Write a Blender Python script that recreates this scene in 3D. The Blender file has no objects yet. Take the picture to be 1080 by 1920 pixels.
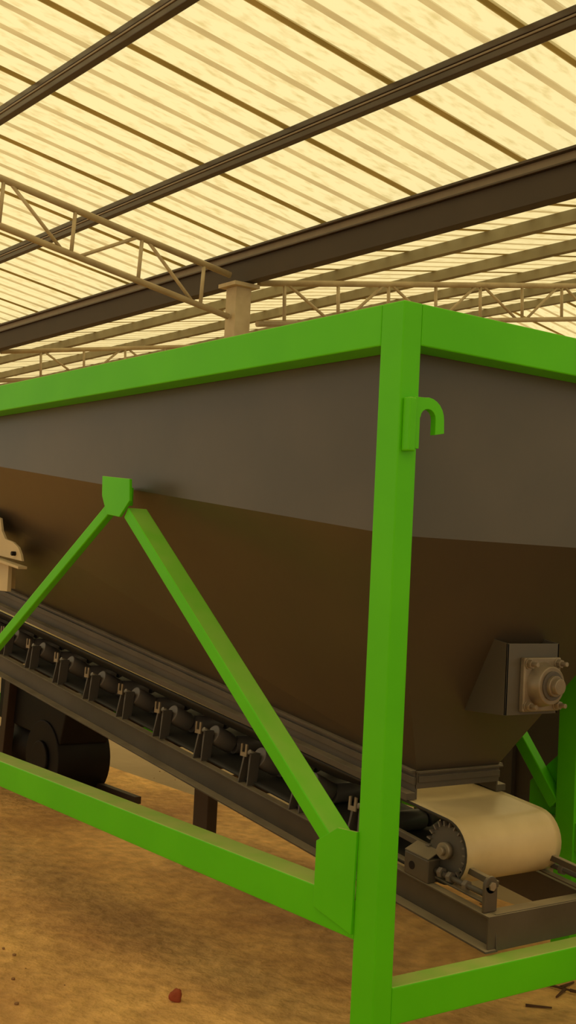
import bpy, bmesh, math, random
from mathutils import Vector, Matrix
random.seed(7)
SC = bpy.context.scene
COL = SC.collection
V = Vector
# ------------------------------------------------------------------ camera
cam_d = bpy.data.cameras.new('camera'); cam = bpy.data.objects.new('camera', cam_d); COL.objects.link(cam)
cam_d.sensor_fit = 'VERTICAL'; cam_d.sensor_height = 24.0; cam_d.lens = 24.0 * 2292.5 / 1920.0
cam_d.clip_start = 0.05; cam_d.clip_end = 400
r_ = V((0.59671828, 0.80096058, 0.0488818)); u_ = V((0.00332139, -0.06338038, 0.99798392)); w_ = V((-0.80244393, 0.59535289, 0.04048053))
M = Matrix(((r_.x, u_.x, -w_.x, 2.46385), (r_.y, u_.y, -w_.y, -2.18581), (r_.z, u_.z, -w_.z, 1.42), (0, 0, 0, 1)))
cam.matrix_world = M
SC.camera = cam
# ------------------------------------------------------------------ world, sun, exposure
wd = bpy.data.worlds.new('world'); SC.world = wd; wd.use_nodes = True
bg = wd.node_tree.nodes['Background']; bg.inputs['Color'].default_value = (1.0, 0.88, 0.60, 1); bg.inputs['Strength'].default_value = 0.62
sd = bpy.data.lights.new('sun', 'SUN'); sd.energy = 3.7; sd.angle = math.radians(3); sd.color = (.93, 0.93, 0.78)
sun = bpy.data.objects.new('sun', sd); COL.objects.link(sun)
sun.rotation_euler = V((0.25, -0.30, -1.0)).to_track_quat('-Z', 'Y').to_euler()
vs = SC.view_settings
SC.display_settings.display_device = 'sRGB'
vs.view_transform = 'Standard'; vs.look = 'None'; vs.gamma = 1.0; vs.use_curve_mapping = False
vs.exposure = 0.0

# ------------------------------------------------------------------ materials
def mat(name, col, rough=.6, metal=0., var=.15, scale=3., bump=0., bscale=40., col2=None, stretch=None, spec=.5, detail=5, trans=0., lo=.35, hi=.7, rvar=0., dust_toplight=None, damt=.7):
    m = bpy.data.materials.new(name); m.use_nodes = True
    nt = m.node_tree; N = nt.nodes; L = nt.links; b = N['Principled BSDF']
    tc = N.new('ShaderNodeTexCoord'); mp = N.new('ShaderNodeMapping'); L.new(tc.outputs['Object'], mp.inputs[0])
    if stretch: mp.inputs['Scale'].default_value = stretch
    nz = N.new('ShaderNodeTexNoise'); nz.inputs['Scale'].default_value = scale; nz.inputs['Detail'].default_value = detail
    L.new(mp.outputs[0], nz.inputs['Vector'])
    cr = N.new('ShaderNodeValToRGB'); L.new(nz.outputs['Fac'], cr.inputs[0])
    c2 = col2 if col2 else tuple(c * (1 - var) for c in col)
    cr.color_ramp.elements[0].position = lo; cr.color_ramp.elements[1].position = hi
    cr.color_ramp.elements[0].color = (*c2, 1); cr.color_ramp.elements[1].color = (*col, 1)
    L.new(cr.outputs[0], b.inputs['Base Color'])
    b.inputs['Roughness'].default_value = rough; b.inputs['Metallic'].default_value = metal
    b.inputs['Specular IOR Level'].default_value = spec
    if dust_toplight:   # dust on flat tops, and painted-in light on sloping upper faces
        ge = N.new('ShaderNodeNewGeometry'); sx = N.new('ShaderNodeSeparateXYZ'); L.new(ge.outputs['True Normal'], sx.inputs[0])
        m1 = N.new('ShaderNodeMapRange'); m1.interpolation_type = 'SMOOTHSTEP'; m1.inputs[1].default_value = .66; m1.inputs[2].default_value = .97; m1.inputs[4].default_value = damt
        L.new(sx.outputs['Z'], m1.inputs[0])
        dn = N.new('ShaderNodeTexNoise'); dn.inputs['Scale'].default_value = 7; L.new(tc.outputs['Object'], dn.inputs['Vector'])
        m2 = N.new('ShaderNodeMath'); m2.operation = 'MULTIPLY'; L.new(m1.outputs[0], m2.inputs[0])
        m3 = N.new('ShaderNodeMapRange'); m3.inputs[1].default_value = .25; m3.inputs[2].default_value = .6; m3.inputs[3].default_value = .55; L.new(dn.outputs['Fac'], m3.inputs[0]); L.new(m3.outputs[0], m2.inputs[1])
        dm = N.new('ShaderNodeMix'); dm.data_type = 'RGBA'; L.new(m2.outputs[0], dm.inputs[0]); L.new(cr.outputs[0], dm.inputs[6]); dm.inputs[7].default_value = (*dust_toplight, 1)
        L.new(dm.outputs[2], b.inputs['Base Color'])
    if rvar:
        mr = N.new('ShaderNodeMapRange'); mr.inputs[3].default_value = rough - rvar; mr.inputs[4].default_value = rough + rvar
        L.new(nz.outputs['Fac'], mr.inputs[0]); L.new(mr.outputs[0], b.inputs['Roughness'])
    if bump:
        n2 = N.new('ShaderNodeTexNoise'); n2.inputs['Scale'].default_value = bscale; n2.inputs['Detail'].default_value = 4
        L.new(tc.outputs['Object'], n2.inputs['Vector'])
        bp = N.new('ShaderNodeBump'); bp.inputs['Strength'].default_value = 1.0; bp.inputs['Distance'].default_value = bump
        L.new(n2.outputs['Fac'], bp.inputs['Height']); L.new(bp.outputs[0], b.inputs['Normal'])
    if trans:
        out = N['Material Output']; tr = N.new('ShaderNodeBsdfTranslucent'); mx = N.new('ShaderNodeMixShader')
        L.new(cr.outputs[0], tr.inputs['Color']); mx.inputs[0].default_value = trans
        L.new(b.outputs[0], mx.inputs[1]); L.new(tr.outputs[0], mx.inputs[2]); L.new(mx.outputs[0], out.inputs[0])
    return m

M_green = mat('green_enamel', (.105, .60, .0015), rough=.42, spec=.22, dust_toplight=(.62, .60, .22), damt=.7, col2=(.088, .54, .001), scale=2.5, bump=.0012, bscale=6)
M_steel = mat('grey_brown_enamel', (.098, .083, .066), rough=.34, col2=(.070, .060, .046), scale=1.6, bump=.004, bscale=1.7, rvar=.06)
M_cone = mat('shaded_brown_enamel', (.068, .047, .028), rough=.38, col2=(.052, .038, .026), scale=1.4, bump=.004, bscale=1.6)  # lower hopper panels: same enamel with their shade painted into the colour
M_conv = mat('conveyor_grey', (.085, .066, .048), rough=.5, col2=(.060, .045, .030), scale=5, dust_toplight=(.40, .32, .21), damt=.75, bump=.0006, bscale=30)
M_darkst = mat('dark_bracket_steel', (.085, .070, .060), rough=.5, scale=9)
M_roller = mat('roller_grey', (.16, .13, .11), rough=.45, scale=8)
M_cast = mat('bare_cast_metal', (.30, .25, .19), rough=.38, metal=.3, col2=(.20, .15, .10), scale=14)
M_belt = mat('dusty_rubber', (.70, .55, .31), rough=.33, col2=(.50, .38, .20), scale=3.2, bump=.0008, bscale=12, lo=.3, hi=.65)
M_rubber = mat('black_rubber', (.03, .025, .02), rough=.7)
M_black = mat('black_oily_paint', (.012, .008, .007), rough=.6, scale=8, spec=.2)
M_tan = mat('tan_primer', (.62, .50, .30), rough=.6, scale=6)
M_brown = mat('brown_primer', (.062, .038, .022), rough=.36, col2=(.040, .024, .014), scale=3, bump=.0005)
M_strip = mat('painted_edge_highlight', (.21, .155, .105), rough=.4, scale=8)  # lighter brown that paints in the highlight along roof beams
M_girder = mat('brown_girder', (.045, .028, .016), rough=.62, scale=3)
M_galv = mat('weathered_zinc', (.30, .27, .17), rough=.6, col2=(.22, .19, .11), scale=2.5)
M_white = mat('off_white_tube_paint', (.55, .46, .30), rough=.5, col2=(.42, .33, .20), scale=5)
M_leg = mat('dark_brown_leg', (.05, .025, .012), rough=.65, scale=6)
M_lump = mat('red_clay', (.36, .07, .025), rough=.9, scale=20, bump=.004, bscale=60)
M_twig = mat('dry_twig', (.13, .06, .025), rough=.9, scale=30)
M_conc = mat('trodden_concrete', (.42, .30, .17), rough=.85, col2=(.30, .21, .12), scale=1.2, bump=.003, bscale=15)
M_wall = mat('far_wall', (.50, .34, .20), rough=.85, scale=1)
RS = (.6, .12, .6)
M_roof = mat('cream_roof_sheet', (.93, .81, .49), rough=.55, col2=(.74, .61, .31), scale=17, stretch=(1, .35, 1), trans=.62, lo=.28, hi=.50, detail=9)
M_roof2 = mat('cream_roof_rib', (.74, .60, .32), rough=.55, col2=(.60, .47, .24), scale=7, stretch=(1, .22, 1), trans=.60)
M_lap = mat('cream_roof_lap', (.60, .47, .22), rough=.55, col2=(.48, .38, .16), scale=7, stretch=(1, .22, 1), trans=.5)

def sand():
    m = bpy.data.materials.new('sandy_ground'); m.use_nodes = True
    nt = m.node_tree; N = nt.nodes; L = nt.links; b = N['Principled BSDF']
    tc = N.new('ShaderNodeTexCoord')
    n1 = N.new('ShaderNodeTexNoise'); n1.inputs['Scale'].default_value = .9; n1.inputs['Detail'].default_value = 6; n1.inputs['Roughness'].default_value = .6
    n2 = N.new('ShaderNodeTexNoise'); n2.inputs['Scale'].default_value = 14; n2.inputs['Detail'].default_value = 8
    n3 = N.new('ShaderNodeTexVoronoi'); n3.inputs['Scale'].default_value = 16
    mp = N.new('ShaderNodeMapping'); mp.inputs['Location'].default_value = (4.3, 2.6, 0); L.new(tc.outputs['Object'], mp.inputs[0])  # offset puts pale sand at left, painting in a pool of light
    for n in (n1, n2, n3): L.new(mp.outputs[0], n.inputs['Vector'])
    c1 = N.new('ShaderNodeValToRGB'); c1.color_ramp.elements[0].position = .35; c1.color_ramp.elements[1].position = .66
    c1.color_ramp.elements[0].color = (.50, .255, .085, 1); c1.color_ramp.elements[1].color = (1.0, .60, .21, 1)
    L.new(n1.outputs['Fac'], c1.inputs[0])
    c2 = N.new('ShaderNodeValToRGB'); c2.color_ramp.elements[0].position = .3; c2.color_ramp.elements[1].position = .7
    c2.color_ramp.elements[0].color = (.74, .70, .66, 1); c2.color_ramp.elements[1].color = (1.12, 1.1, 1.08, 1)
    L.new(n2.outputs['Fac'], c2.inputs[0])
    mx = N.new('ShaderNodeMix'); mx.data_type = 'RGBA'; mx.blend_type = 'MULTIPLY'; mx.inputs[0].default_value = 1
    L.new(c1.outputs[0], mx.inputs[6]); L.new(c2.outputs[0], mx.inputs[7]); L.new(mx.outputs[2], b.inputs['Base Color'])
    b.inputs['Roughness'].default_value = .85
    bp = N.new('ShaderNodeBump'); bp.inputs['Distance'].default_value = .03; bp.inputs['Strength'].default_value = 1.0
    L.new(n2.outputs['Fac'], bp.inputs['Height']); L.new(bp.outputs[0], b.inputs['Normal'])
    return m
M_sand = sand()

# ------------------------------------------------------------------ geometry helpers
def prism(bm, pts, off):
    """closed solid from polygon pts swept by vector off"""
    off = V(off); a = [bm.verts.new(V(p)) for p in pts]; b = [bm.verts.new(V(p) + off) for p in pts]
    n = len(pts); bm.faces.new(a); bm.faces.new(b[::-1])
    for i in range(n): bm.faces.new((a[i], b[i], b[(i + 1) % n], a[(i + 1) % n]))
def box(bm, x0, x1, y0, y1, z0, z1):
    prism(bm, [(x0, y0, z0), (x1, y0, z0), (x1, y1, z0), (x0, y1, z0)], (0, 0, z1 - z0))
def bar(bm, p, q, wdt, hgt, side=(0, 1, 0)):
    """rectangular bar p->q; wdt across 'side', hgt across the third axis"""
    p = V(p); q = V(q); d = (q - p).normalized(); s = V(side); s = (s - d * s.dot(d)).normalized(); t = d.cross(s)
    a = [p + s * wdt * i / 2 + t * hgt * j / 2 for i, j in ((-1, -1), (1, -1), (1, 1), (-1, 1))]
    prism(bm, a, q - p)
def cyl(bm, p, q, r, n=20, r2=None):
    p = V(p); q = V(q); d = (q - p).normalized(); s = d.orthogonal().normalized(); t = d.cross(s); r2 = r if r2 is None else r2
    a = [bm.verts.new(p + (s * math.cos(2 * math.pi * i / n) + t * math.sin(2 * math.pi * i / n)) * r) for i in range(n)]
    b = [bm.verts.new(q + (s * math.cos(2 * math.pi * i / n) + t * math.sin(2 * math.pi * i / n)) * r2) for i in range(n)]
    bm.faces.new(a[::-1]); bm.faces.new(b)
    for i in range(n):
        f = bm.faces.new((a[i], a[(i + 1) % n], b[(i + 1) % n], b[i])); f.smooth = True
def obj(name, fn, m, parent=None, bev=0., loc=None):
    bm = bmesh.new(); fn(bm); bmesh.ops.recalc_face_normals(bm, faces=bm.faces)
    me = bpy.data.meshes.new(name); bm.to_mesh(me); bm.free(); me.materials.append(m)
    o = bpy.data.objects.new(name, me); COL.objects.link(o)
    if parent is not None: o.parent = parent
    if loc: o.location = loc
    if bev:
        b = o.modifiers.new('bevel', 'BEVEL'); b.width = bev; b.segments = 2; b.limit_method = 'ANGLE'; b.angle_limit = math.radians(40)
    return o
def tag(o, label, cat, group=None):
    o['label'] = label; o['category'] = cat
    if group: o['group'] = group
    return o
def thing(name, label, cat, loc=(0, 0, 0), group=None):
    o = bpy.data.objects.new(name, None); COL.objects.link(o); o.empty_display_size = .1; o.location = loc
    return tag(o, label, cat, group)
def struct(o): o['kind'] = 'structure'; return o
def P(name, parent, m, bev, *calls):
    """part from a list of (fn, args...)"""
    def f(bm):
        for c in calls: c[0](bm, *c[1:])
    return obj(name, f, m, parent, bev)

# ------------------------------------------------------------------ ground
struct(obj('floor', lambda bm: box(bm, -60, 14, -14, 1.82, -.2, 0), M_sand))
struct(obj('floor', lambda bm: box(bm, -60, 14, 1.82, 30, -.2, .0), M_conc))
struct(obj('wall_back', lambda bm: box(bm, -60, 14, 21.2, 21.4, 0, 3.4), M_wall))

# ------------------------------------------------------------------ roof: three slopes of ribbed sheet
TS = math.tan(math.radians(9.6)); YV = 4.25; ZV = 4.378; PIT = .2885; X0 = -3.57
RIDGE_N = -4.1; RIDGE_F = 12.6
def sheet(ya, za, yb, zb):
    def f(bm):
        dd = V((0, yb - ya, zb - za)); k0 = -145; k1 = 33
        def strip(pts, mi):
            a = [bm.verts.new((x, ya, za + z)) for x, z in pts]; b = [bm.verts.new(v.co + dd) for v in a]
            for i in range(len(a) - 1):
                fc = bm.faces.new((a[i], a[i + 1], b[i + 1], b[i])); fc.material_index = mi[i]
        for k in range(k0, k1):
            c = X0 + PIT * k; lap = (k % 4 == 0); s = 2 if lap else 1
            strip([(c - .034, 0), (c - .018, .032), (c + .018, .032), (c + .034, 0), (c + PIT - .034, 0)], [s, s, s, 0])
            if lap: strip([(c - .040, -.003), (c - .034, -.003), (c - .020, .026)], [2, 2])
    return f
ZR = ZV + TS * (YV - RIDGE_N)
for nm, args in (('ceiling', (RIDGE_N, ZR, YV, ZV)), ('ceiling', (YV, ZV, RIDGE_F, ZV + TS * (RIDGE_F - YV))),
                 ('ceiling', (RIDGE_F, ZV + TS * (RIDGE_F - YV), 20.9, ZV))):
    o = struct(obj(nm, sheet(*args), M_roof)); o.data.materials.append(M_roof2); o.data.materials.append(M_lap)
# brown purlins under the near slope
def purlin_dark(y, zc, label):
    h = .058
    def f(bm):
        # two back-to-back lipped channels, hollow side towards the aisle
        box(bm, -46, 6, y - .030, y + .030, zc + .012, zc + h)
        box(bm, -46, 6, y - .018, y + .030, zc - .012, zc + .012)
        box(bm, -46, 6, y - .030, y + .030, zc - h, zc - .012)
    o = tag(obj('roof_purlin', f, M_brown, None, .006), label, 'roof beam')
    e = P('highlight_strip', o, M_strip, .002, (box, -46, 6, y - .036, y - .018, zc - .012, zc + .002))  # added strip, its pale colour stands in for the highlight line
    e['label'] = 'lighter strip painting in an edge highlight'
purlin_dark(1.487, 4.768, 'dark brown steel roof purlin crossing the top left corner, nearest overhead')
purlin_dark(2.966, 4.518, 'dark brown steel roof purlin crossing the whole picture between corner purlin and deep girder')
# deep valley girder
g = thing('valley_girder', 'deep dark brown roof girder in the valley between two roof slopes', 'roof beam', (0, YV, 4.0))
def gb(name, m, y0, y1, z0, z1): 
    P(name, g, m, .004, (box, -46, 6, y0 - YV, y1 - YV, z0 - 4.0, z1 - 4.0))
gb('web', M_girder, 4.13, 4.24, 3.997, 4.205)
gb('upper_flange', M_brown, 4.10, 4.36, 4.205, 4.222)
gb('gutter_edge', M_strip, 4.135, 4.17, 4.222, 4.293)  # highlight along the gutter painted in by the lighter colour
gb('gutter_lip', M_brown, 4.10, 4.36, 4.293, 4.315)
# lighter purlins under the far slopes
ylab = ['first grey roof purlin beyond the deep brown girder', 'second grey roof purlin beyond the deep brown girder',
        'third grey roof purlin beyond the deep brown girder', 'fourth grey roof purlin beyond the deep brown girder, thin and distant',
        'fifth grey roof purlin beyond the deep brown girder, thin and distant']
for i in range(5):
    y = 6.25 + 1.465 * i; z = ZV + TS * (y - YV)
    def f(bm, y=y, z=z):
        box(bm, -46, 6, y - .022, y + .022, z - .125, z - .01)
        box(bm, -46, 6, y + .022, y + .06, z - .125, z - .115)
        box(bm, -46, 6, y + .022, y + .06, z - .02, z - .01)
    tag(obj('roof_purlin', f, M_galv), ylab[i], 'roof beam')
# tube trusses and columns
def truss(x, ya, yb, sgn, label, y_first, step=.66):
    t = thing('roof_truss', label, 'roof truss', (x, ya, 0))
    zt = lambda y: (ZV + sgn * TS * (y - YV)) - .355
    zb = lambda y: zt(y) - .39
    L = lambda y, z: (0, y - ya, z)
    P('top_chord', t, M_white, 0, (cyl, L(ya, zt(ya)), L(yb, zt(yb)), .030, 12))
    P('bottom_chord', t, M_white, 0, (cyl, L(ya, zb(ya)), L(yb, zb(yb)), .028, 12))
    y = y_first; k = 0
    while y < yb - .05:
        P('web_post', t, M_white, 0, (cyl, L(y, zt(y)), L(y + .02 * sgn, zb(y)), .018, 8))
        y2 = y + step
        if y2 < yb:
            a, b = (L(y + .04, zt(y)), L(y2 - .08, zb(y2))) if k % 2 == 0 else (L(y + .06, zb(y)), L(y2 - .04, zt(y2)))
            P('web_diagonal', t, M_white, 0, (cyl, a, b, .016, 8))
        y = y2; k += 1
truss(-7.0, -4.0, 4.03, -1, 'pale tube roof truss sloping down to the right, upper left of the picture', 1.76 - .66 * 8)
truss(-7.0, 4.36, 12.5, 1, 'pale tube roof truss above the right hand top beam of the green frame', 4.66)
truss(-13.0, 4.36, 12.5, 1, 'distant pale tube roof truss just above the left top beam of the green frame', 4.94 - .65 * 0, .65)
for x, lb in ((-7.0, 'pale square steel column whose head shows over the green top beam'),
              (-13.0, 'pale square steel column standing under the far end of the distant truss')):
    c = thing('steel_column', lb, 'column', (x, 4.137, 0))
    P('shaft', c, M_white, .004, (box, -.085, .085, -.085, .085, .012, 3.95))
    P('head_plate', c, M_white, 0, (box, -.14, .14, -.14, .14, 3.95, 3.985))
    P('base_plate', c, M_darkst, 0, (box, -.17, .17, -.17, .17, 0, .012))

# ------------------------------------------------------------------ green support frame
W = 1.5; LX = -5.66
fr = thing('support_frame', 'bright green box steel frame carrying the grey feed hopper', 'steel frame')
B = .004; G = M_green
def gp(name, *calls, bev=B, m=G): return P(name, fr, m, bev, *calls)
def bx(*a): return (box, *a)
pw, pd = .092, .0675
gp('corner_post', bx(-pw, 0, 0, pd, .0, 2.143))
gp('corner_post', bx(-pw, 0, W - pd, W, .0, 2.143))
gp('corner_post', bx(LX, LX + pw, 0, pd, .0, 2.143))
gp('corner_post', bx(LX, LX + pw, W - pd, W, .0, 2.143))
gp('inner_post', bx(-.61, -.52, W - .096, W, .0, 2.027))
gp('top_beam', bx(LX + pw, -pw, 0, .097, 2.027, 2.143))
gp('top_beam', bx(LX + pw, -pw, W - .097, W, 2.027, 2.143))
gp('top_beam', bx(-.097, 0, pd, W - pd, 2.027, 2.143))
gp('top_beam', bx(LX, LX + pw, pd, W - pd, 2.027, 2.143))
gp('bottom_beam', bx(LX + pw, -pw, 0, .1, .406, .512))
gp('bottom_beam', bx(LX + pw, -pw, W - .09, W, .406, .512))
gp('bottom_beam', bx(-.072, 0, pd, W - pd, .193, .295))
gp('bottom_beam', bx(LX, LX + .09, pd, W - pd, .245, .41))
# gusset at the near corner
def gus(pts, y0, y1): return (prism, [(x, y0, z) for x, z in pts], (0, y1 - y0, 0))
gp('gusset_plate', gus([(-.262, .638), (-.262, .455), (-.094, .42), (-.088, .697), (-.170, .692)], -.008, .0), bev=.001)
gp('gusset_plate', gus([(-3.50, .52), (-3.50, .62), (-3.34, .70), (-3.20, .64), (-3.16, .52)], -.008, .0), bev=.001)
gp('gusset_plate', gus([(-.78, .512), (-.525, .512), (-.525, .78), (-.60, .78), (-.78, .62)], W - .050, W - .040), bev=.001)
gp('gusset_plate', gus([(-1.651, 1.708), (-1.441, 1.692), (-1.433, 1.612), (-1.503, 1.553), (-1.601, 1.563), (-1.645, 1.633)], -.012, .0), bev=.002)
gp('brace_tab', bx(-1.635, -1.575, 0, .085, 1.60, 1.67))
# diagonal braces
def brace(x0, z0, x1, z1, y0, y1, h):
    d = V((x1 - x0, 0, z1 - z0)).normalized(); n = V((-d.z, 0, d.x)); 
    if n.z < 0: n = -n
    a = V((x0, y0, z0)); b = V((x1, y0, z1))
    return (prism, [a, b, b + n * h, a + n * h], (0, y1 - y0, 0))
gp('diagonal_brace', brace(-1.490, 1.552, -.235, .625, .0, .080, .046))
gp('diagonal_brace', brace(-3.32, .512, -1.575, 1.585, .0, .030, .044))
gp('diagonal_brace', brace(-1.66, 1.72, -.640, .545, W - .096, W - .052, .050))
gp('foot_plate', bx(-.16, .06, -.06, .13, 0, .012)); gp('foot_plate', bx(-.16, .06, W - .13, W + .06, 0, .012))
gp('foot_plate', bx(LX - .06, LX + .15, -.06, .13, 0, .012)); gp('foot_plate', bx(LX - .06, LX + .15, W - .13, W + .06, 0, .012))
# lifting hook
def hook(bm):
    cy, cz, ro, ri = .086, 1.828, .060, .028
    pts = [(.034, 1.742), (.056, 1.742), (.056, 1.828)]
    for k in range(0, 9):
        a = math.pi - math.pi * k / 8; pts.append((cy + ri * math.cos(a), cz + ri * math.sin(a) * .9 ))
    pts += [(cy + ri, 1.785), (cy + ro + .002, 1.792)]
    for k in range(0, 8):
        a = (math.pi / 2 + .25) * k / 7; pts.append((cy + ro * math.cos(a), cz + ro * math.sin(a) * .95))
    pts += [(.034, 1.882)]
    prism(bm, [(.001, y, z) for y, z in pts], (.020, 0, 0))
hk = P('lifting_hook', fr, G, .003, (hook,))
P('hook_backing_bar', fr, G, .004, (box, 0, .030, .010, .036, 1.733, 1.878))

# ------------------------------------------------------------------ feed hopper
hp = thing('feed_hopper', 'large grey brown sheet steel hopper held inside the green frame', 'hopper')
yN, yF, xR, xL, zT = .10, W - .10, -.10, -4.60, 2.12
zk = lambda x: 1.508 + .103 * (xR - x)
sN, sF, sR, sL = .56, .94, -.47, -4.15
zs = lambda x: .70 + .134 * (-x)       # top of skirt
zq = lambda x: .611 + .1275 * (-x)     # bottom of skirt
def panel(name, pts, m=M_steel, th=.006):
    n = (V(pts[1]) - V(pts[0])).cross(V(pts[2]) - V(pts[0])).normalized()
    cen = V((-2.3, .75, 1.4)); 
    if n.dot(V(pts[0]) - cen) > 0: n = -n
    return P(name, hp, m, 0, (prism, pts, n * th))
panel('upper_side_panel', [(xL, yN, zk(xL)), (xR, yN, zk(xR)), (xR, yN, zT), (xL, yN, zT)])
panel('upper_side_panel', [(xL, yF, zk(xL)), (xR, yF, zk(xR)), (xR, yF, zT), (xL, yF, zT)])
panel('upper_end_panel', [(xR, yN, zk(xR)), (xR, yF, zk(xR)), (xR, yF, zT), (xR, yN, zT)])
panel('upper_end_panel', [(xL, yN, zk(xL)), (xL, yF, zk(xL)), (xL, yF, zT), (xL, yN, zT)])
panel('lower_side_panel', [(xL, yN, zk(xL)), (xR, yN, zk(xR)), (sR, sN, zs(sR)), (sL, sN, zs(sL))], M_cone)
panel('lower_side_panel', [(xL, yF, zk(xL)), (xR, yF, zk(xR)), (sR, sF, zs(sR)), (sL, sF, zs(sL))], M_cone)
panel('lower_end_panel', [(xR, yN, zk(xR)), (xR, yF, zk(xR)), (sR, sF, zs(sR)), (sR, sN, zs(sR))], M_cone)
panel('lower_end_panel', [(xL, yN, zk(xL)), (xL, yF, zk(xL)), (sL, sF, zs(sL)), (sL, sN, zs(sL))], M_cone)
rim = P('rim', hp, M_steel, .002, bx(xL, xR, yN - .0, yN + .04, zT - .03, zT), bx(xL, xR, yF - .04, yF, zT - .03, zT),
        bx(xR - .04, xR, yN + .04, yF - .04, zT - .03, zT), bx(xL, xL + .04, yN + .04, yF - .04, zT - .03, zT))
# skirts: upstand with a clamp strip and a lip
def sk(y, s):
    yo = y + s * .03
    def quad(za, zb, y0, y1, dx=0):
        return (prism, [(sR + dx, y0, za(sR)), (sL, y0, za(sL)), (sL, y0, zb(sL)), (sR + dx, y0, zb(sR))], (0, y1 - y0, 0))
    P('skirt_plate', hp, M_conv, 0, quad(lambda x: zq(x), zs, y, y + s * -.006))
    P('skirt_clamp_strip', hp, M_conv, .001, quad(lambda x: zs(x) - .045, lambda x: zs(x) - .022, y - 0, y + s * .010))
    P('skirt_lip', hp, M_conv, .001, quad(lambda x: zq(x) , lambda x: zq(x) + .022, y, y + s * .040))
    P('skirt_lip', hp, M_conv, .001, quad(lambda x: zs(x) - .006, lambda x: zs(x) + .002, y, y + s * .022))
sk(sN, -1); sk(sF, 1)
P('skirt_plate', hp, M_conv, 0, bx(sR - .003, sR + .004, sN, sF, zq(sR) + .035, zs(sR)))
P('skirt_lip', hp, M_conv, .001, bx(sR, sR + .020, sN - .004, sF + .004, zs(sR) - .006, zs(sR)))
P('skirt_clamp_strip', hp, M_conv, .001, bx(sR + .004, sR + .010, sN + .005, sF - .005, zq(sR) + .055, zq(sR) + .075))
# bearing box on the sloping end
bxx = -.190; yb0, yb1, zb0, zb1 = .662, .902, .974, 1.198
xe = lambda z: xR + (sR - xR) * (zk(xR) - z) / (zk(xR) - zs(sR))
def side(y): return (prism, [(bxx, y, zb0), (bxx, y, zb1), (xe(zb1) - .004, y, zb1 + .01), (xe(zb0) - .004, y, zb0 - .005)], (0, .007, 0))
bb = P('bearing_box', hp, M_steel, .001, side(yb0), side(yb1 - .007), bx(bxx - .006, bxx, yb0, yb1, zb0, zb1))
fx = bxx; cy, cz = .806, 1.070
P('bearing_flange', bb, M_cast, .004, bx(fx, fx + .020, cy - .085, cy + .085, cz - .085, cz + .085))
P('bearing_housing', bb, M_cast, .003, (cyl, (fx + .018, cy, cz), (fx + .060, cy, cz), .072, 32, .060))
P('bearing_ring', bb, M_darkst, .001, (cyl, (fx + .058, cy, cz), (fx + .066, cy, cz), .046, 28))
P('shaft_end', bb, M_cast, .002, (cyl, (fx + .06, cy, cz), (fx + .095, cy, cz), .025, 24), (cyl, (fx + .06, cy, cz), (fx + .078, cy, cz), .033, 24))
for dy in (-1, 1):
    for dz in (-1, 1):
        y, z = cy + dy * .068, cz + dz * .066
        P('bolt', bb, M_cast, .001, (cyl, (fx + .018, y, z), (fx + .024, y, z), .017, 16), (cyl, (fx + .022, y, z), (fx + .038, y, z), .014, 6), (cyl, (fx + .038, y, z), (fx + .060, y, z), .0075, 12))
# tan bracket on the near side of the cone
def tanplate(bm):
    pts = [(-3.30, 1.40), (-3.30, 1.60), (-3.06, 1.56), (-3.035, 1.50), (-2.99, 1.462), (-2.90, 1.448), (-2.84, 1.425), (-2.805, 1.392), (-2.79, 1.362)]
    prism(bm, [(x, .20, z) for x, z in pts], (0, .012, 0))
tb = P('bearing_bracket', hp, M_tan, .001, (tanplate,), (prism, [(-3.30, .17, 1.385), (-2.76, .17, 1.326), (-2.76, .17, 1.338), (-3.30, .17, 1.400)], (0, .045, 0)),
       (box, -3.30, -2.945, .205, .225, 1.215, 1.36), (box, -3.28, -3.24, .2, .30, 1.40, 1.60), (box, -3.28, -3.20, .22, .36, 1.22, 1.36))
tb['label'] = 'tan painted bearing bracket'
P('bracket_bolt', tb, M_black, .001, (cyl, (-2.865, .205, 1.395), (-2.865, .180, 1.395), .011, 6))

# ------------------------------------------------------------------ belt conveyor
cv = thing('belt_conveyor', 'inclined grey troughed belt conveyor running under the hopper', 'conveyor')
ct = lambda x: .397 + .124 * (-x)      # top of side channel
XH, XT = -6.7, -.075
yA, yB = .50, 1.00
def chan(y, s):
    a = V((XT, 0, ct(XT))); b = V((XH, 0, ct(XH)))
    def pr_(z0, z1, y0, y1): return (prism, [(XT + (-z0) * .124, y0, ct(XT) + z0), (XH, y0, ct(XH) + z0), (XH, y0, ct(XH) + z1), (XT + (-z1) * .124, y0, ct(XT) + z1)], (0, y1 - y0, 0))
    P('side_channel', cv, M_conv, .0015, pr_(-.104, 0, y + s * .030, y + s * .036), pr_(-.006, 0, y, y + s * .03), pr_(-.104, -.097, y - s * .016, y + s * .03))
chan(yA, 1); chan(yB, -1)
P('end_channel', cv, M_conv, .0015, bx(XT, XT + .006, yA, yB, ct(XT) - .104, ct(XT)), bx(XT - .05, XT, yA + .036, yB - .036, ct(XT) - .006, ct(XT) + .002))
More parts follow.
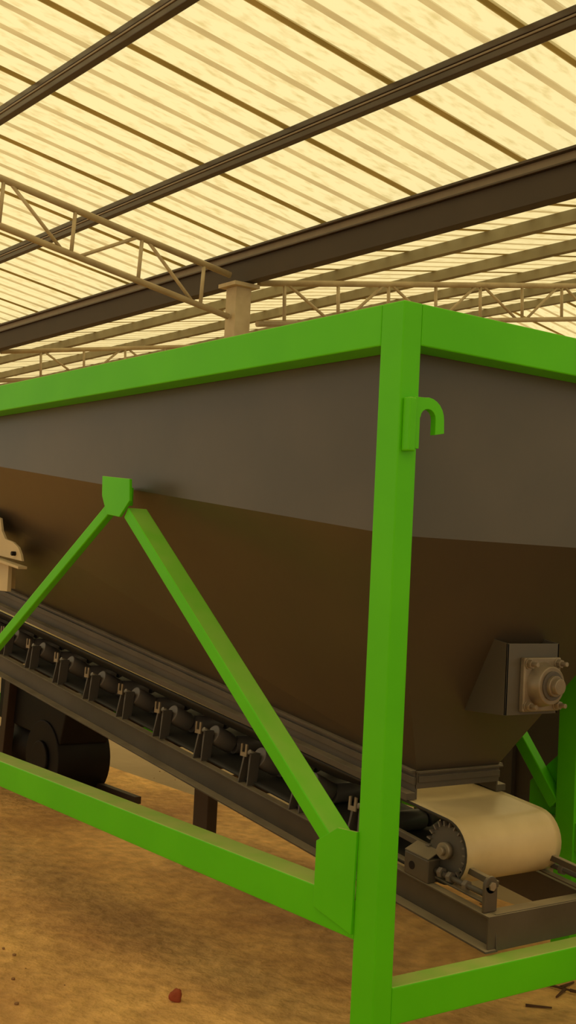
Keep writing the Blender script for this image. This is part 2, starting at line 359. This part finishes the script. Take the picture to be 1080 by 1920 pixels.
# belt: closed loop around tail pulley, troughing between
PR = .098; pcx, pcz = -.305, .545; bt = .010
ux = V((-math.cos(math.atan(.124)), 0, math.sin(math.atan(.124)))); nx = V((ux.z, 0, -ux.x))   # nx points up
if nx.z < 0: nx = -nx
pc = V((pcx, 0, pcz)); Lb = 6.2
def belt(bm):
    y0, y1, ny = .535, .965, 14
    def trough(s):
        t = min(max((s - .05) / .7, 0), 1); return t * t * (3 - 2 * t)
    path = []
    # return run (bottom), from the head back to the tail, then around, then carrying run
    for s in (Lb, 4, 2, 1, .4, 0): path.append((pc + ux * s - nx * PR, -1, None))
    for k in range(1, 16):
        a = -math.pi / 2 + math.pi * k / 16; path.append((pc + nx * PR * math.sin(a) - ux * PR * math.cos(a), 0, None))
    for s in (0, .08, .16, .24, .32, .4, .5, .6, .7, .85, 1.2, 2, 3, 4, 5, 5.5, Lb): path.append((pc + ux * s + nx * PR, 1, s))
    rows = []
    for (c, kd, s) in path:
        row = []
        for j in range(ny + 1):
            v = j / ny; y = y0 + (y1 - y0) * v; h = 0
            if kd == 1:
                e = abs(2 * v - 1); tr = trough(s); h = tr * (max(e - .36, 0) / .64 - 1) * .085 - .004 * tr
                y = .75 + (y - .75) * (1 - .03 * tr)
            row.append((c + nx * h).copy() + V((0, y, 0)))
        rows.append(row)
    n = len(rows)
    outer = [[bm.verts.new(p) for p in r] for r in rows]
    for i in range(n - 1):
        for j in range(ny):
            f = bm.faces.new((outer[i][j], outer[i][j + 1], outer[i + 1][j + 1], outer[i + 1][j])); f.smooth = True
bo = obj('belt', belt, M_rubber, cv)
md = bo.modifiers.new('solid', 'SOLIDIFY'); md.thickness = bt; md.offset = 0; bo.data.materials.append(M_belt); md.material_offset = 1
# tail pulley: winged drum
tp = P('tail_pulley', cv, M_darkst, 0, (cyl, (pcx, .552, pcz), (pcx, .560, pcz), .078, 40), (cyl, (pcx, .940, pcz), (pcx, .948, pcz), .078, 40), (cyl, (pcx, .56, pcz), (pcx, .94, pcz), .070, 32))
for k in range(22):
    a = 2 * math.pi * k / 22; d = V((math.cos(a), 0, math.sin(a)))
    P('pulley_bar', tp, M_roller, 0, (bar, pc + d * .082 + V((0, .543, 0)), pc + d * .082 + V((0, .957, 0)), .016, .005, d))
P('pulley_hub', tp, M_cast, 0, (cyl, (pcx, .530, pcz), (pcx, .552, pcz), .026, 20), (cyl, (pcx, .515, pcz), (pcx, .53, pcz), .014, 16))
# take-up unit (both sides)
def takeup(y, s, deep=True):
    z0 = ct(-.39); yy = lambda a: y + s * a
    def bY(x0, x1, a, b, z0_, z1_): return (box, x0, x1, min(yy(a), yy(b)), max(yy(a), yy(b)), z0_, z1_)
    tk = P('take_up_frame', cv, M_conv, .002,
           (bar, (-.66, yy(.075), ct(-.66) + .085), (-.100, yy(.060), ct(-.10) + .078), .020, .020, (0, 1, 0)),
           (bar, (-.66, yy(.045), ct(-.66) + .018), (-.100, yy(.045), ct(-.10) + .018), .03, .006, (0, 1, 0)))
    blk = P('take_up_block', tk, M_conv, .004, (prism, [(-.445, yy(0), ct(-.445) + .0), (-.335, yy(0), ct(-.335)), (-.335, yy(0), ct(-.335) + .072), (-.445, yy(0), ct(-.445) + .070)], (0, s * .055, 0)))
    P('block_hole', blk, M_black, 0, (cyl, (-.408, yy(-.0015), .482), (-.408, yy(.01), .482), .013, 20))
    P('block_lid', blk, M_conv, .002, (prism, [(-.445, yy(0), ct(-.445) + .070), (-.335, yy(0), ct(-.335) + .072), (-.335, yy(.055), ct(-.335) + .095), (-.445, yy(.055), ct(-.445) + .092)], (0, 0, .004)))
    ep = P('take_up_end_plate', tk, M_conv, .004, (bar, (-.098, yy(.030), ct(-.1) + .001), (-.098, yy(.030), ct(-.1) + .080), .012, .055, (1, 0, 0)),
           (cyl, (-.104, yy(.030), ct(-.1) + .080), (-.092, yy(.030), ct(-.1) + .080), .0275, 20))
    P('end_bolt', ep, M_cast, .001, (cyl, (-.092, yy(.030), ct(-.1) + .078), (-.084, yy(.030), ct(-.1) + .078), .014, 6))
    sc_ = P('adjusting_screw', tk, M_darkst, 0, (cyl, (-.340, yy(.032), ct(-.34) + .040), (-.100, yy(.032), ct(-.1) + .046), .009, 14))
    for xx in (-.315, -.275, -.205):
        P('screw_nut', tk, M_roller, .001, (cyl, (xx, yy(.032), ct(xx) + .042), (xx + .016, yy(.032), ct(xx) + .042), .017, 6))
takeup(yA, 1); takeup(yB, -1)
# idler stations
proto = []
def station(x):
    z = ct(x)
    for y, s in ((yA, 1), (yB, -1)):
        top = z + .118
        # folded bracket leaning inwards with a notched head
        f = [(prism, [(x - .030, y + s * .004, z), (x - .024, y + s * .004, z), (x - .006, y + s * .020, top), (x - .018, y + s * .020, top)], (0, s * .045, 0)),
             (prism, [(x + .030, y + s * .004, z), (x + .036, y + s * .004, z), (x + .030, y + s * .020, top), (x + .018, y + s * .020, top)], (0, s * .045, 0)),
             (prism, [(x - .024, y + s * .046, z), (x + .030, y + s * .046, z), (x + .024, y + s * .060, top), (x - .012, y + s * .060, top)], (0, s * .006, 0))]
        br = P('roller_bracket', cv, M_darkst, .001, *f)
        ya_, yb_ = sorted((y + s * .004, y + s * .010))
        hd = [(prism, [(x - .020, ya_, top - .012), (x + .020, ya_, top - .012), (x + .024, ya_, top + .034), (x + .013, ya_, top + .036),
                       (x + .010, ya_, top + .004), (x - .009, ya_, top + .004), (x - .006, ya_, top + .036), (x - .016, ya_, top + .034)], (0, yb_ - ya_, 0))]
        P('bracket_head', br, M_cast, 0, *hd)
        a = V((x + .004, y + s * .075, top - .018)); b = V((x + .004, y + s * .165, top - .060))
        d = (b - a).normalized()
        rl = P('roller', cv, M_roller, .003, (cyl, a, b, .040, 24))
        P('roller_axle', rl, M_cast, 0, (cyl, a - d * .05, a + d * .01, .010, 12))
    P('roller', cv, M_roller, .003, (cyl, (x + .004, .675, z + .052), (x + .004, .825, z + .052), .036, 24))
    P('cross_beam', cv, M_darkst, .001, bx(x - .03, x + .03, yA + .036, yB - .036, z - .002, z + .004), bx(x - .03, x - .025, yA + .036, yB - .036, z - .05, z))
for i in range(13):
    station(-.72 - .3262 * i)
# return roller carriers / lower cross members
for i in range(4):
    x = -1.75 - 1.3 * i
    P('lower_cross_beam', cv, M_conv, .001, bx(x - .03, x + .03, yA + .036, yB - .036, ct(x) - .10, ct(x) - .094))
# legs
def leg(x0, x1, y0, y1):
    xm = (x0 + x1) / 2
    P('leg', cv, M_leg, .003, bx(x0, x1, y0, y1, 0.01, ct(xm) - .104), bx(x0 - .04, x1 + .04, y0 - .04, y1 + .04, 0, .01))
leg(-2.36, -2.24, .93, .985)
leg(-6.3, -6.18, .93, .985); leg(-6.3, -6.18, .515, .57)

# ------------------------------------------------------------------ bin added behind as a dark backdrop
bn = thing('backdrop_bin', 'dark brown ribbed bin added behind the hopper as a dark backdrop', 'bin', (-.8, 2.9, 0))
M_backdrop_bin = mat('dark_backdrop_bin', (.040, .028, .018), rough=.55, scale=2)
P('backdrop_bin_wall', bn, M_backdrop_bin, .004, (prism, [(-1.7, -.45, .10), (2.2, -.45, .10), (2.2, .75, .10), (-1.7, .75, .10)], (0, 0, 1.05)))
P('backdrop_bin_rim', bn, M_backdrop_bin, .004, (box, -1.74, 2.24, -.49, -.45, 1.08, 1.15), (box, -1.74, 2.24, .75, .79, 1.08, 1.15))
for k in range(7): P('backdrop_bin_stiffener', bn, M_backdrop_bin, .003, (box, -1.62 + .6 * k, -1.57 + .6 * k, -.48, -.45, .10, 1.08))
for xx in (-1.68, 2.10):
    for yy in (-.43, .65): P('backdrop_bin_foot', bn, M_backdrop_bin, 0, (box, xx, xx + .08, yy, yy + .08, 0, .10))

# ------------------------------------------------------------------ black drive unit below
dv = thing('drive_unit', 'black oily drive unit on a base rail under the conveyor, left edge', 'machine', (-4.1, 1.1, 0))
def dp(name, m, bev, *c, par=None): return P(name, par or dv, m, bev, *c)
dp('base_rail', M_leg, .002, bx(-.75, .70, -.12, -.08, .055, .095), bx(-.75, .70, .12, .16, .055, .095))
dp('base_rail_bolt', M_leg, .002, (cyl, (.70, -.10, .04), (.70, -.10, .135), .022, 12))
dp('base_rail_bolt', M_leg, .002, (cyl, (-.73, -.10, .04), (-.73, -.10, .15), .026, 12))
dp('base_foot', M_leg, 0, bx(-.70, -.60, -.14, .18, 0, .055), bx(.30, .38, -.14, .18, 0, .055))
dp('drum', M_black, .006, (cyl, (.10, -.16, .23), (.10, .17, .23), .215, 36), (cyl, (.10, -.18, .23), (.10, -.16, .23), .10, 24))
dp('housing', M_black, .01, (prism, [(-.55, -.15, .38), (.30, -.15, .33), (.40, -.15, .62), (-.55, -.15, .70)], (0, .30, 0)))
dp('motor_body', M_black, .008, (cyl, (-.62, .0, .24), (-.12, .0, .24), .13, 28), (bx(-.45, -.25, -.08, .08, .34, .42)))
dp('stand_post', M_leg, .004, (bar, (-.40, -.17, .05), (-.33, -.17, .66), .07, .06, (1, 0, 0)))

# ------------------------------------------------------------------ little things on the ground
def lump(bm):
    bmesh.ops.create_icosphere(bm, subdivisions=3, radius=.020)
    for v in bm.verts:
        c = v.co; k = 1 + .25 * math.sin(9 * c.x * 20 + 2) * math.cos(c.z * 130) + .12 * math.sin(c.y * 220)
        v.co = V((c.x * k * .95, c.y * k, c.z * k * 1.15 + .018)); 
    for f in bm.faces: f.smooth = True
tag(obj('clay_lump', lump, M_lump, None, 0, (-.890, -.048, 0)), 'small rust red lump of clay lying on the sandy ground', 'lump')
def twig(pts, r, loc, label):
    def f(bm):
        for a, b in pts: cyl(bm, a, b, r, 8, r * .6)
    tag(obj('twig', f, M_twig, None, 0, loc), label, 'twig', )
twig([((-.10, -.02, .006), (.02, .0, .012)), ((.02, 0, .012), (.10, .05, .006)), ((-.02, 0, .01), (-.04, .09, .006)), ((.0, -.0, .01), (.03, -.08, .006))], .006, (-.326, 1.161, 0), 'forked dry twig on the ground right of the green bottom beam')
twig([((-.03, -.03, .005), (.03, .03, .005))], .005, (-.267, .961, 0), 'short straight dry twig on the ground below the green bottom beam')
random.seed(3)
peb = bmesh.new()
def pebbles(bm):
    for i in range(420):
        x = random.uniform(-4.5, .8); y = random.choice([random.uniform(-1.6, -.12), random.uniform(1.6, 3)]); r = random.choice([.003, .004, .005, .008])
        m = Matrix.Translation((x, y, r * .5)) @ Matrix.Diagonal((1, random.uniform(.6, 1.2), .6, 1))
        bmesh.ops.create_icosphere(bm, subdivisions=1, radius=r, matrix=m)
pb = obj('gravel_crumbs', pebbles, mat('crumbs', (.30, .15, .06), rough=.9, scale=20))
tag(pb, 'scattered small brown crumbs of soil lying on the sandy ground', 'gravel'); pb['kind'] = 'stuff'
peb.free()
